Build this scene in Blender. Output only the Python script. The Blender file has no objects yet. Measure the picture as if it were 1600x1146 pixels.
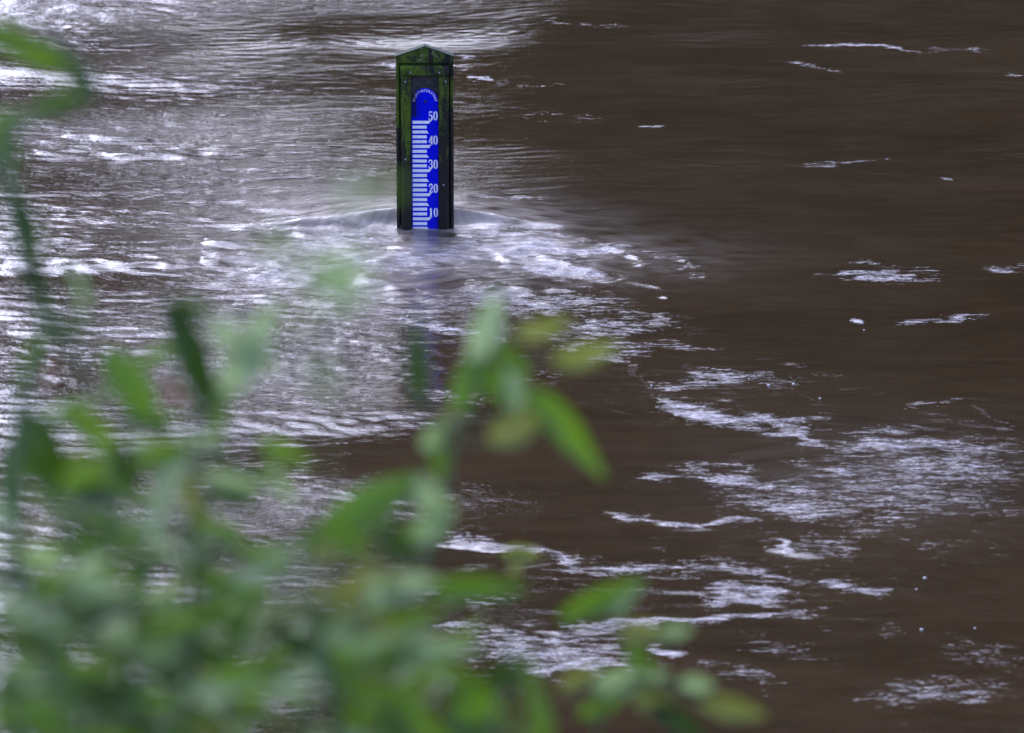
import bpy, bmesh, math, random
import numpy as np
from mathutils import Vector, Matrix

random.seed(7)
R = math.radians
sc = bpy.context.scene
col = sc.collection

# ------------------------------------------------------------------ camera, sky, sun, exposure
CAM = Vector((0.35, -22.14, 6.14))
PITCH = 16.87
FPX = 200.0 / 36.0 * 1600.0
cd = bpy.data.cameras.new('camera')
cam = bpy.data.objects.new('camera', cd)
col.objects.link(cam)
cam.location = CAM
cam.rotation_euler = (R(90 - PITCH), 0, 0)
cd.lens = 200
cd.sensor_width = 36
cd.clip_start = 0.2
cd.clip_end = 3000
cd.dof.use_dof = True
cd.dof.focus_distance = 22.97
cd.dof.aperture_fstop = 5.4
sc.camera = cam

world = bpy.data.worlds.new("World")
sc.world = world
world.use_nodes = True
wn = world.node_tree
wn.nodes.clear()
w_out = wn.nodes.new('ShaderNodeOutputWorld')
w_bg = wn.nodes.new('ShaderNodeBackground')
w_hsv = wn.nodes.new('ShaderNodeHueSaturation')
w_sky = wn.nodes.new('ShaderNodeTexSky')
w_sky.sky_type = 'NISHITA'
w_sky.sun_disc = False
w_sky.sun_elevation = R(34)
w_sky.sun_rotation = R(-19)
w_sky.air_density = 1.0
w_sky.dust_density = 3.0
w_sky.ozone_density = 3.0
w_hsv.inputs['Saturation'].default_value = 0.6
w_bg.inputs['Strength'].default_value = 0.13
wn.links.new(w_sky.outputs[0], w_hsv.inputs['Color'])
w_tint = wn.nodes.new('ShaderNodeMix')          # a faintly violet overcast
w_tint.data_type = 'RGBA'
w_tint.blend_type = 'MULTIPLY'
w_tint.inputs[0].default_value = 1.0
w_tint.inputs[7].default_value = (.865, .945, 1.36, 1)
wn.links.new(w_hsv.outputs[0], w_tint.inputs[6])
wn.links.new(w_tint.outputs[2], w_bg.inputs['Color'])
wn.links.new(w_bg.outputs[0], w_out.inputs['Surface'])

sd = bpy.data.lights.new('sun', 'SUN')
sun = bpy.data.objects.new('sun', sd)
col.objects.link(sun)
sd.energy = 0.5
sd.angle = R(70)
sd.color = (1.0, 0.97, 0.93)
sun.rotation_euler = Vector((-math.sin(R(19)) * math.cos(R(34)), math.cos(R(19)) * math.cos(R(34)), math.sin(R(34)))).to_track_quat('Z', 'Y').to_euler()

sc.view_settings.view_transform = 'Standard'
sc.view_settings.look = 'None'
sc.view_settings.gamma = 1.0
sc.view_settings.use_curve_mapping = False
sc.view_settings.exposure = 1.9
sc.render.engine = 'CYCLES'
sc.cycles.use_denoising = True
sc.cycles.max_bounces = 8

# ------------------------------------------------------------------ helpers
def tag(o, label=None, cat=None, group=None, kind=None):
    if label: o['label'] = label
    if cat: o['category'] = cat
    if group: o['group'] = group
    if kind: o['kind'] = kind
    return o

def link(name, me, parent=None):
    o = bpy.data.objects.new(name, me)
    col.objects.link(o)
    if parent is not None:
        o.parent = parent
    return o

def empty(name, loc=(0, 0, 0)):
    o = bpy.data.objects.new(name, None)
    o.empty_display_size = 0.1
    o.location = loc
    col.objects.link(o)
    return o

def mesh(name, verts, faces, mat=None, smooth=False):
    me = bpy.data.meshes.new(name)
    me.from_pydata([tuple(v) for v in verts], [], faces)
    me.update()
    if mat: me.materials.append(mat)
    if smooth:
        me.polygons.foreach_set('use_smooth', [True] * len(me.polygons))
    return me

def bm_mesh(name, bm, mat=None, smooth=False):
    bmesh.ops.recalc_face_normals(bm, faces=bm.faces)
    me = bpy.data.meshes.new(name)
    bm.to_mesh(me)
    bm.free()
    if mat: me.materials.append(mat)
    if smooth:
        me.polygons.foreach_set('use_smooth', [True] * len(me.polygons))
    return me

def ray(px, py):
    """direction of sight through photo position (px, py), unit depth along the view axis"""
    a = R(PITCH)
    fwd = Vector((0, math.cos(a), -math.sin(a)))
    up = Vector((0, math.sin(a), math.cos(a)))
    return fwd + Vector((1, 0, 0)) * ((px - 800) / FPX) + up * ((573 - py) / FPX)

def on_water(px, py):
    d = ray(px, py)
    t = -CAM.z / d.z
    return (CAM.x + d.x * t, CAM.y + d.y * t)

def in_air(px, py, depth):
    return CAM + ray(px, py) * depth

def new_mat(name):
    m = bpy.data.materials.new(name)
    m.use_nodes = True
    nt = m.node_tree
    nt.nodes.clear()
    out = nt.nodes.new('ShaderNodeOutputMaterial')
    return m, nt, out

class NT:
    """small wrapper to write node graphs briefly"""
    def __init__(s, nt): s.nt = nt
    def n(s, t, **kw):
        nd = s.nt.nodes.new(t)
        for k, v in kw.items():
            if k.startswith('i_'):
                nd.inputs[k[2:].replace('_', ' ')].default_value = v
            else:
                setattr(nd, k, v)
        return nd
    def l(s, a, b): s.nt.links.new(a, b)
    def math(s, op, a, b=None, clamp=False):
        nd = s.nt.nodes.new('ShaderNodeMath'); nd.operation = op; nd.use_clamp = clamp
        for i, v in enumerate((a, b)):
            if v is None: continue
            if isinstance(v, (int, float)): nd.inputs[i].default_value = v
            else: s.l(v, nd.inputs[i])
        return nd.outputs[0]
    def mixc(s, f, a, b):
        nd = s.nt.nodes.new('ShaderNodeMix'); nd.data_type = 'RGBA'
        for sock, v in ((nd.inputs[0], f), (nd.inputs[6], a), (nd.inputs[7], b)):
            if isinstance(v, (int, float)): sock.default_value = v
            elif isinstance(v, tuple): sock.default_value = v if len(v) == 4 else (*v, 1)
            else: s.l(v, sock)
        return nd.outputs[2]
    def ramp(s, f, lo, hi):
        nd = s.nt.nodes.new('ShaderNodeMapRange'); nd.interpolation_type = 'SMOOTHSTEP'
        s.l(f, nd.inputs[0]); nd.inputs[1].default_value = lo; nd.inputs[2].default_value = hi
        return nd.outputs[0]
    def noise(s, vec, scale, detail=4, rough=.55, dist=0.0):
        nd = s.nt.nodes.new('ShaderNodeTexNoise')
        nd.inputs['Scale'].default_value = scale; nd.inputs['Detail'].default_value = detail
        nd.inputs['Roughness'].default_value = rough; nd.inputs['Distortion'].default_value = dist
        if vec is not None: s.l(vec, nd.inputs['Vector'])
        return nd.outputs['Fac']
    def mapping(s, vec, scale=(1, 1, 1), loc=(0, 0, 0)):
        nd = s.nt.nodes.new('ShaderNodeMapping'); s.l(vec, nd.inputs[0])
        nd.inputs['Scale'].default_value = scale; nd.inputs['Location'].default_value = loc
        return nd.outputs[0]

# ------------------------------------------------------------------ river
def axis(lo, hi, step, outlo, outhi, grow=1.16):
    c = list(np.arange(lo, hi + step * .5, step))
    a, d = c[-1], step
    right = []
    while a < outhi:
        d *= grow; a += d; right.append(min(a, outhi))
    a, d = c[0], step
    left = []
    while a > outlo:
        d *= grow; a -= d; left.append(max(a, outlo))
    return np.array(left[::-1] + c + right)

XS = axis(-3.0, 3.0, 0.0070, -90, 90)
YS = axis(-6.5, 4.9, 0.0135, -12.5, 48)
X, Y = np.meshgrid(XS, YS)
SX = 387.0; SY = 387.0 * 0.275            # photo pixels per metre across / along the water

def tile(seed, n, L, lmin, lmax, power, aniso):
    """periodic random wave field, unit rms; aniso>1 stretches crests along x"""
    g = np.random.default_rng(seed)
    f = np.fft.fftfreq(n, L / n)
    kx, ky = np.meshgrid(f, f)
    k = np.sqrt((kx * aniso) ** 2 + ky ** 2) + 1e-9
    amp = np.where((k > 1 / lmax) & (k < 1 / lmin), k ** (-power), 0)
    amp *= np.clip((k * lmax - 1) / .5, 0, 1) * np.clip((1 / (k * lmin) - 1) / .3, 0, 1)
    z = np.fft.ifft2(amp * (g.normal(size=(n, n)) + 1j * g.normal(size=(n, n)))).real
    return z / z.std()

def sample(t, L, x, y):
    n = t.shape[0]
    u = (x / L * n) % n; v = (y / L * n) % n
    i = np.floor(u).astype(int); j = np.floor(v).astype(int)
    fu = u - i; fv = v - j
    i %= n; j %= n
    i1 = (i + 1) % n; j1 = (j + 1) % n
    return (t[j, i] * (1 - fu) * (1 - fv) + t[j, i1] * fu * (1 - fv) + t[j1, i] * (1 - fu) * fv + t[j1, i1] * fu * fv)

T_big = tile(1, 512, 11.0, .45, 3.0, 1.6, 2.2)
T_rip = tile(2, 1024, 7.3, .05, .50, 1.25, 3.4)
T_fine = tile(3, 1024, 4.1, .035, .13, 1.3, 2.6)
T_chop = tile(4, 1024, 5.3, .035, .24, 1.5, 2.2)
T_wx = tile(5, 256, 9.7, .5, 4.0, 1.5, 1.5)
T_wy = tile(6, 256, 8.9, .5, 4.0, 1.5, 1.5)
T_mod = tile(8, 256, 12.1, .6, 4.0, 1.3, 2.5)

wx = sample(T_wx, 9.7, X, Y) * .10
wy = sample(T_wy, 8.9, X, Y) * .07
# spokes and eddies: the current swings the ripple trains slightly
XX, YY = X + wx, Y + wy

def blob(px, py, sx, sy):
    cx, cy = on_water(px, py)
    return np.exp(-((X - cx) / (sx / SX)) ** 2 - ((Y - cy) / (sy / SY)) ** 2)

WARP1 = sample(tile(11, 512, 3.7, .06, .6, 1.3, 1.0), 3.7, X, Y)
WARP2 = sample(tile(12, 512, 3.9, .06, .6, 1.4, 1.6), 3.9, X, Y)

def polydist(pts, wide, ragged=0.0):
    """distance (in photo-sized units, squashed along the water) to a polyline; only near it"""
    P = [on_water(*p) for p in pts]
    m = wide * 4.0
    x0 = min(p[0] for p in P) - m / SX; x1 = max(p[0] for p in P) + m / SX
    y0 = min(p[1] for p in P) - m / SY; y1 = max(p[1] for p in P) + m / SY
    a, b = np.searchsorted(XS, [x0, x1]); c, d = np.searchsorted(YS, [y0, y1])
    if a >= b or c >= d: return None
    sx, sy = X[c:d, a:b] * SX, Y[c:d, a:b] * SY
    if ragged:
        sx = sx + ragged * WARP1[c:d, a:b]; sy = sy + ragged * .8 * WARP2[c:d, a:b]
    best = np.full(sx.shape, 1e9); side = np.zeros(sx.shape)
    nseg = len(P) - 1; along = np.zeros(sx.shape)
    for q_, ((ax, ay), (bx, by)) in enumerate(zip(P[:-1], P[1:])):
        ax, ay, bx, by = ax * SX, ay * SY, bx * SX, by * SY
        L2 = (bx - ax) ** 2 + (by - ay) ** 2 + 1e-9
        t = np.clip(((sx - ax) * (bx - ax) + (sy - ay) * (by - ay)) / L2, 0, 1)
        dx, dy = sx - ax - t * (bx - ax), sy - ay - t * (by - ay)
        dd = np.hypot(dx, dy)
        s = np.sign(dy)
        side = np.where(dd < best, s, side); along = np.where(dd < best, (q_ + t) / nseg, along); best = np.minimum(best, dd)
    return (slice(c, d), slice(a, b)), best, side, np.clip(np.minimum(along, 1 - along) / .3, 0, 1) ** .8

# -- where the water is rough: wake below the gauge, ripples on the left, calm on the right
calm_right = 1 / (1 + np.exp(-(X - 0.08 - .06 * (Y + 1)) * 5.0))
ripple_amt = 1.0 - .76 * calm_right
_cx, _cy = on_water(60, 620)
ripple_amt *= 1 - .55 * np.exp(-((X - _cx) / .75) ** 2 - ((Y - _cy) / 2.4) ** 2)   # slack water by the near left bank
ripple_amt *= np.clip(1 + .45 * sample(T_mod, 12.1, X, Y), .25, 2)
chop = np.zeros_like(X)
for px, py, sx, sy, s in [(560, 415, 190, 42, 1.0), (420, 425, 110, 34, .8), (790, 400, 130, 30, .95), (700, 465, 250, 36, .75),
                          (900, 420, 120, 32, .6), (900, 510, 170, 40, .55), (1110, 620, 170, 45, .4), (1400, 740, 230, 70, .45),
                          (1150, 880, 230, 50, .2), (900, 1010, 160, 45, .3), (640, 372, 60, 10, .5), (510, 362, 130, 13, .8), (790, 366, 115, 13, .9), (480, 560, 160, 60, .35)]:
    chop = np.maximum(chop, s * blob(px, py, sx, sy))
chop = np.clip(chop, 0, 1)

up = np.where(Y > .11, np.exp(-((Y - .11) / .34) ** 2), np.exp(-((.11 - Y) / .055) ** 2))
across = np.where(X < 0, np.exp(-(np.abs(X) / .50) ** 2.0), np.exp(-(np.abs(X) / .40) ** 2.0))
ripple_amt *= 1 - .65 * up * across ** .6
Z = .0075 * sample(T_big, 11.0, XX, YY) * (1 - .62 * calm_right)
Z += .0014 * sample(T_rip, 7.3, XX, YY) * ripple_amt
Z += .00048 * sample(T_fine, 4.1, XX + wx, YY) * np.clip(ripple_amt * 1.2, 0, 1.3)
cf = sample(T_chop, 5.3, X + wx * .5, Y + wy * .5)
Z += chop * (0.0034 * cf + .0010 * np.abs(cf) ** 1.5)

# -- water heaped against the back of the gauge, spilling round both sides
up = np.where(Y > .11, np.exp(-((Y - .11) / .34) ** 2), np.exp(-((.11 - Y) / .055) ** 2))
across = np.where(X < 0, np.exp(-(np.abs(X) / .50) ** 2.0), np.exp(-(np.abs(X) / .40) ** 2.0))
Yw = Y + .022 * sample(T_chop, 5.3, X * .45, Y * .2)
up = np.where(Yw > .11, np.exp(-((Yw - .11) / .34) ** 2), np.exp(-((.11 - Yw) / .055) ** 2))
across = across * (1 + .10 * sample(T_wx, 9.7, X * 3.2 + 1, Y * .5))
Z += .068 * up * across
ang = np.arctan2(np.abs(X), np.clip(.50 - Y, .05, None))
ry = sample(T_wx, 9.7, X * 5, Y * 2)
rays = .55 * np.sin(ang * 46 + ry * 1.6) + .45 * np.sin(ang * 97 + 2.2 * ry + 1.0 * (X > 0))
Z += .0042 * rays * up * np.exp(-(np.abs(X) / .5) ** 2) * (np.abs(X) > .08) * np.clip((.115 - Y) / .03, 0, 1)
# hollow right below the board
Z -= .006 * np.exp(-(X / .22) ** 2 - ((Y + .10) / .10) ** 2)

# -- curling lips and standing ridges of the wake (photo line, width, height, sharp side)
RIDGES = [
    ([(870, 368), (930, 376), (1000, 404), (1080, 418), (1130, 442)], 8, .007),
    ([(960, 440), (1020, 448), (1060, 462)], 7, .005),
    ([(760, 384), (830, 398), (900, 424), (960, 432)], 9, .009),
    ([(700, 440), (780, 452), (860, 448)], 9, .012),
    ([(560, 366), (460, 364), (380, 374), (318, 386)], 9, .013),
    ([(440, 398), (370, 402), (312, 412)], 9, .012),
    ([(520, 395), (600, 405), (700, 392)], 8, .012),
    ([(430, 440), (540, 430), (640, 446)], 9, .012),
    ([(360, 470), (460, 462), (560, 476)], 9, .010),
    ([(1080, 470), (1240, 500), (1420, 520), (1600, 520)], 20, .006),
    ([(1060, 520), (1300, 560), (1600, 600)], 20, .006),
    ([(1180, 540), (1400, 620), (1600, 668)], 16, .006),
    ([(880, 545), (990, 560), (1010, 578)], 10, .007),
    ([(1210, 735), (1300, 738), (1340, 750)], 11, .005),
    ([(1180, 840), (1220, 856), (1300, 862)], 11, .007),
    ([(940, 808), (1120, 818), (1200, 816)], 9, .004),
    ([(690, 838), (760, 852), (880, 880)], 10, .010),
    ([(0, 418), (120, 412), (260, 416), (310, 410)], 8, .010),
    ([(60, 232), (200, 238), (420, 236)], 8, .010),
    ([(100, 205), (150, 214), (240, 212)], 7, .010),
]
for pts, wd, h in RIDGES:
    r_ = polydist(pts, wd * 1.6, 4.0)
    if r_ is None: continue
    sl, dist, side, tp = r_
    h = h * tp * .95
    w2 = np.where(side > 0, wd * 1.5, wd * .8)
    Z[sl] += h * np.exp(-(dist / w2) ** 2) - .4 * h * np.exp(-((dist - wd * 2.2) / (wd * 1.2)) ** 2) * (side < 0)

# -- foam, with sky glints on the ripples painted in as froth (photo line, half width, amount)
FOAM_GLINTS = [
    ([(735, 122), (768, 128)], 4, 1.0), ([(716, 93), (742, 92)], 3, .8), ([(590, 98), (622, 110)], 6, .8), ([(714, 105), (736, 108)], 4, .7),
    ([(840, 30), (985, 42)], 7, .55), ([(700, 52), (830, 46)], 8, .35), ([(1255, 70), (1350, 68), (1440, 82)], 3.5, .95),
    ([(1440, 82), (1560, 78)], 4, .55), ([(1200, 95), (1330, 112)], 4, .6), ([(1240, 258), (1340, 252), (1392, 244)], 3.5, .7), ([(1000, 193), (1042, 199)], 3, .8),
    ([(1470, 277), (1490, 279)], 3, .8), ([(1570, 118), (1600, 124)], 5, .8), ([(1380, 190), (1560, 200)], 4, .35), ([(760, 180), (980, 190)], 6, .4),
    ([(720, 130), (960, 140)], 6, .4), ([(800, 320), (1100, 330)], 5, .25), ([(740, 310), (860, 312)], 4, .7),
    ([(1275, 433), (1330, 427), (1485, 438)], 6, .8), ([(1330, 409), (1372, 412)], 3, .8), ([(1535, 416), (1600, 420)], 4, .8),
    ([(1400, 506), (1550, 494)], 4, .75), ([(1330, 506), (1350, 509)], 4, .9), ([(1360, 415), (1480, 430)], 5, .5),
    ([(400, 400), (560, 380), (640, 376)], 22, .74), ([(330, 440), (500, 420), (640, 410)], 26, .72), ([(420, 460), (600, 450)], 24, .64),
    ([(560, 425), (700, 400), (760, 378)], 22, .76), ([(720, 372), (800, 376), (870, 372)], 9, .8), ([(760, 395), (880, 395), (980, 386)], 12, .9),
    ([(780, 410), (900, 432), (960, 436)], 14, .78), ([(640, 470), (820, 468), (980, 478)], 18, .68), ([(620, 495), (720, 520), (780, 530)], 7, .85),
    ([(860, 520), (960, 512), (1060, 500)], 14, .65), ([(900, 470), (1000, 490), (1080, 510)], 14, .55), ([(980, 395), (1060, 412), (1120, 440)], 9, .55),
    ([(460, 520), (600, 560), (680, 560)], 28, .42), ([(420, 600), (520, 640), (620, 620)], 30, .35), ([(640, 620), (760, 630)], 8, .6),
    ([(400, 364), (540, 358), (618, 361)], 8, .62), ([(712, 362), (800, 363), (890, 374)], 8, .72),
    ([(840, 560), (960, 545), (1040, 540)], 14, .6), ([(1000, 540), (1140, 545)], 7, .6), ([(760, 600), (900, 590)], 10, .4),
    ([(1010, 600), (1100, 592), (1240, 600)], 12, .68), ([(1060, 575), (1200, 585)], 7, .6), ([(1020, 630), (1080, 642), (1160, 660), (1300, 655)], 9, .85),
    ([(1170, 664), (1250, 680), (1310, 702)], 6, .8), ([(1140, 650), (1290, 668)], 10, .55),
    ([(1300, 700), (1420, 690), (1600, 708)], 15, .74), ([(1340, 716), (1600, 742)], 19, .64), ([(1240, 730), (1400, 756), (1600, 800)], 24, .58),
    ([(980, 746), (1140, 752), (1290, 765)], 7, .8), ([(1030, 726), (1200, 736)], 6, .6), ([(1300, 735), (1340, 750)], 8, 1.0), ([(1200, 770), (1480, 790)], 20, .55),
    ([(940, 806), (1080, 813), (1200, 818)], 5, .8), ([(1130, 790), (1320, 798)], 15, .74), ([(1300, 830), (1420, 800), (1560, 780)], 18, .52),
    ([(1200, 842), (1240, 862)], 6, 1.0), ([(1230, 850), (1370, 856)], 22, .56), ([(1400, 850), (1560, 862)], 14, .42), ([(1100, 770), (1300, 780)], 14, .5),
    ([(690, 838), (770, 850), (860, 872)], 10, .78), ([(800, 856), (900, 884), (1100, 890)], 9, .78), ([(1000, 882), (1130, 892), (1280, 908)], 12, .60),
    ([(1098, 931), (1250, 928)], 5, .8), ([(1290, 912), (1380, 926)], 5, .85), ([(870, 982), (1030, 970), (1290, 955)], 4, .85),
    ([(700, 990), (860, 996), (1000, 990)], 8, .66), ([(720, 1012), (860, 1020), (1000, 1030)], 18, .66), ([(780, 1046), (900, 1042), (1010, 1054)], 6, .85),
    ([(1010, 1010), (1080, 1012)], 5, .85), ([(1080, 1040), (1230, 1064)], 10, .5), ([(1340, 1092), (1480, 1080), (1590, 1070)], 12, .58),
    ([(1460, 1010), (1600, 1030)], 16, .42), ([(1150, 1000), (1300, 1032)], 12, .45), ([(640, 930), (800, 940)], 6, .6), ([(680, 980), (760, 970)], 5, .7),
    ([(1280, 980), (1440, 985)], 10, .35), ([(1240, 585), (1300, 640)], 12, .3), ([(1400, 640), (1530, 620)], 4, .6), ([(1500, 630), (1600, 670)], 3, .5),
    ([(300, 700), (430, 740), (560, 780)], 30, .36), ([(380, 830), (480, 880)], 24, .4),
]
foam = np.zeros_like(X)
for pts, wd, s in FOAM_GLINTS:
    r_ = polydist(pts, wd, min(wd * .9, 5))
    if r_ is None: continue
    sl, dist, side, tp = r_
    foam[sl] = np.maximum(foam[sl], s * (.6 + .4 * tp) * np.exp(-(dist / (wd * 1.25)) ** 2))
foam = np.maximum(foam, .16 * np.clip(1 - calm_right * .8, 0, 1))
Z += foam * .0022 * np.clip(sample(T_fine, 4.1, X * 1.3, Y * 1.3), -1, 2)
# water meets the gauge just under the five-centimetre mark
fade = np.clip((12 - np.abs(X)) / 8, .15, 1)
Z *= fade

ny, nx = X.shape
me = bpy.data.meshes.new('river')
co = np.stack([X, Y, Z], -1).reshape(-1, 3).astype(np.float32)
idx = np.arange(nx * ny).reshape(ny, nx)
quads = np.stack([idx[:-1, :-1], idx[:-1, 1:], idx[1:, 1:], idx[1:, :-1]], -1).reshape(-1, 4).astype(np.int32)
me.vertices.add(len(co)); me.vertices.foreach_set('co', co.ravel())
me.loops.add(quads.size); me.loops.foreach_set('vertex_index', quads.ravel())
me.polygons.add(len(quads))
me.polygons.foreach_set('loop_start', np.arange(0, quads.size, 4, dtype=np.int32))
me.polygons.foreach_set('use_smooth', np.ones(len(quads), bool))
me.update(calc_edges=True)
at = me.attributes.new('foam', 'FLOAT', 'POINT'); at.data.foreach_set('value', foam.ravel().astype(np.float32))
milk_sheen = (.82 + .14 * rays) * np.where(Y > .11, up, np.exp(-(np.maximum(.02 - Y, 0) / .05) ** 2)) * across ** .6
for px, py, sx, sy, s in [(700, 400, 280, 40, .55), (480, 395, 150, 28, .6), (830, 385, 100, 22, .6), (1090, 430, 60, 14, .08), (560, 430, 150, 40, .4), (1380, 745, 220, 60, .07)]:
    milk_sheen = np.maximum(milk_sheen, s * blob(px, py, sx, sy))
milk_sheen = np.clip(milk_sheen * (1 + .35 * sample(T_chop, 5.3, XX, YY)), 0, 1)
at = me.attributes.new('milk_sheen', 'FLOAT', 'POINT'); at.data.foreach_set('value', milk_sheen.ravel().astype(np.float32))
at = me.attributes.new('ripple', 'FLOAT', 'POINT')
at.data.foreach_set('value', np.clip(ripple_amt * .8 + chop * .9, 0, 1.7).ravel().astype(np.float32))

m_river, nt, out = new_mat('muddy river water')
g = NT(nt)
obj_co = g.n('ShaderNodeTexCoord').outputs['Object']
a_foam_glint = g.n('ShaderNodeAttribute', attribute_name='foam').outputs['Fac']
a_rip = g.n('ShaderNodeAttribute', attribute_name='ripple').outputs['Fac']
silt_refl = g.noise(g.mapping(obj_co, (.5, 1.1, 1)), 1.0, 5, .6, .6)
refl_streaks = g.noise(g.mapping(obj_co, (2.0, 9, 1), (4, 7, 0)), 1.0, 6, .7, 1.6)  # streaks painted in for uneven sky and tree reflections
silt_refl = g.math('ADD', g.math('MULTIPLY', silt_refl, .5), g.math('MULTIPLY', refl_streaks, .5))
water_c = g.mixc(g.ramp(silt_refl, .34, .66), (.0236, .0144, .0070), (.041, .0256, .0126))
# aerated water round the gauge, paler still with its sky reflection painted in
a_milk_sheen = g.n('ShaderNodeAttribute', attribute_name='milk_sheen').outputs['Fac']
water_c = g.mixc(g.math('MULTIPLY', a_milk_sheen, .9), water_c, (.36, .305, .25))
# froth and painted glints break up into ragged threads lying across the current
n1 = g.noise(g.mapping(obj_co, (10, 36, 1)), 1.0, 6, .68, .5)
n2 = g.noise(g.mapping(obj_co, (46, 85, 1), (3, 1, 0)), 1.0, 3, .65, .2)
nn = g.math('ADD', g.math('MULTIPLY', n1, .62), g.math('MULTIPLY', n2, .38))
fm = g.math('ADD', nn, g.math('MULTIPLY', a_foam_glint, .33))
fmask = g.math('MULTIPLY', g.ramp(fm, .665, .89), .68)
foam_glint_c = (.55, .50, .50)
base = g.mixc(fmask, water_c, foam_glint_c)
bs = g.n('ShaderNodeBsdfPrincipled')
g.l(base, bs.inputs['Base Color'])
bs.inputs['IOR'].default_value = 1.333
g.l(g.math('ADD', g.math('MULTIPLY', fmask, .5), .045), bs.inputs['Roughness'])
b1 = g.noise(g.mapping(obj_co, (14, 42, 1)), 1.0, 4, .6, .4)
b2 = g.noise(g.mapping(obj_co, (50, 95, 1)), 1.0, 3, .55, .3)
hh = g.math('ADD', g.math('MULTIPLY', g.math('MULTIPLY', b1, a_rip), .0025), g.math('MULTIPLY', g.math('MULTIPLY', b2, g.math('ADD', a_rip, .25)), .0015))
hh = g.math('ADD', hh, g.math('MULTIPLY', fmask, .003))
bp = g.n('ShaderNodeBump')
bp.inputs['Strength'].default_value = 1.0
bp.inputs['Distance'].default_value = 1.0
g.l(hh, bp.inputs['Height'])
g.l(bp.outputs[0], bs.inputs['Normal'])
g.l(bs.outputs[0], out.inputs['Surface'])
me.materials.append(m_river)
river = link('river', me)
tag(river, 'brown silty flood water running past the gauge post with foam streaks', kind='structure')

# ------------------------------------------------------------------ banks
def bank_mesh(name, xs, ys, hf, mat):
    V = [(x, y, hf(x, y)) for y in ys for x in xs]
    n = len(xs)
    F = [(j * n + i, j * n + i + 1, (j + 1) * n + i + 1, (j + 1) * n + i) for j in range(len(ys) - 1) for i in range(n - 1)]
    return mesh(name, V, F, mat, True)

m_bank, nt, out = new_mat('rough grassy earth')
g = NT(nt)
oc = g.n('ShaderNodeTexCoord').outputs['Object']
c = g.mixc(g.ramp(g.noise(oc, 1.3, 6), .35, .7), (.045, .075, .022), (.09, .07, .045))
bs = g.n('ShaderNodeBsdfPrincipled'); bs.inputs['Roughness'].default_value = .95
g.l(c, bs.inputs['Base Color'])
bp = g.n('ShaderNodeBump'); bp.inputs['Strength'].default_value = .6; bp.inputs['Distance'].default_value = .05
g.l(g.noise(oc, 9, 6), bp.inputs['Height']); g.l(bp.outputs[0], bs.inputs['Normal'])
g.l(bs.outputs[0], out.inputs['Surface'])

def near_h(x, y):
    # crest where the photographer stands, slope, water's edge
    t = np.interp(y, [-70, -21.2, -18.5, -16, -13.5, -10.8, -9.4], [4.6, 4.55, 3.75, 3.05, 1.9, .35, -.9])
    return float(t + .08 * math.sin(x * 1.3 + y) + .06 * math.sin(x * 2.9 - y * 1.7))
near = link('near_bank', bank_mesh('near_bank', np.linspace(-90, 90, 181), np.concatenate([np.linspace(-70, -24, 12), np.linspace(-23, -9.4, 40)]), near_h, m_bank))
tag(near, 'grassy earth river bank below the camera', kind='structure')

def far_h(x, y):
    t = np.interp(y, [40, 44, 50, 75, 140, 400], [-1.5, .8, 1.6, 4, 6, 8])
    hill = 24 / (1 + math.exp(-(x - 8) / 5)) * min(1, max(0, (y - 48) / 40))
    return float(t + hill + .3 * math.sin(x * .6 + y * .3))
farb = link('far_bank', bank_mesh('far_bank', np.linspace(-160, 160, 81), np.concatenate([np.linspace(40, 80, 21), np.linspace(90, 400, 16)]), far_h, m_bank))
tag(farb, 'far river bank rising to a wooded slope', kind='structure')

# the wood across the river: one dark mass, seen mirrored in the water
m_wood, nt, out = new_mat('dark summer foliage')
g = NT(nt)
oc = g.n('ShaderNodeTexCoord').outputs['Object']
bs = g.n('ShaderNodeBsdfPrincipled'); bs.inputs['Roughness'].default_value = .7
g.l(g.mixc(g.noise(oc, .8, 4), (.018, .030, .010), (.045, .065, .022)), bs.inputs['Base Color'])
g.l(bs.outputs[0], out.inputs['Surface'])
m_bark, nt, out = new_mat('grey brown bark')
g = NT(nt)
oc = g.n('ShaderNodeTexCoord').outputs['Object']
bs = g.n('ShaderNodeBsdfPrincipled'); bs.inputs['Roughness'].default_value = .9
g.l(g.mixc(g.noise(g.mapping(oc, (6, 6, 1)), 1, 5), (.03, .024, .018), (.10, .08, .06)), bs.inputs['Base Color'])
g.l(bs.outputs[0], out.inputs['Surface'])

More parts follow.
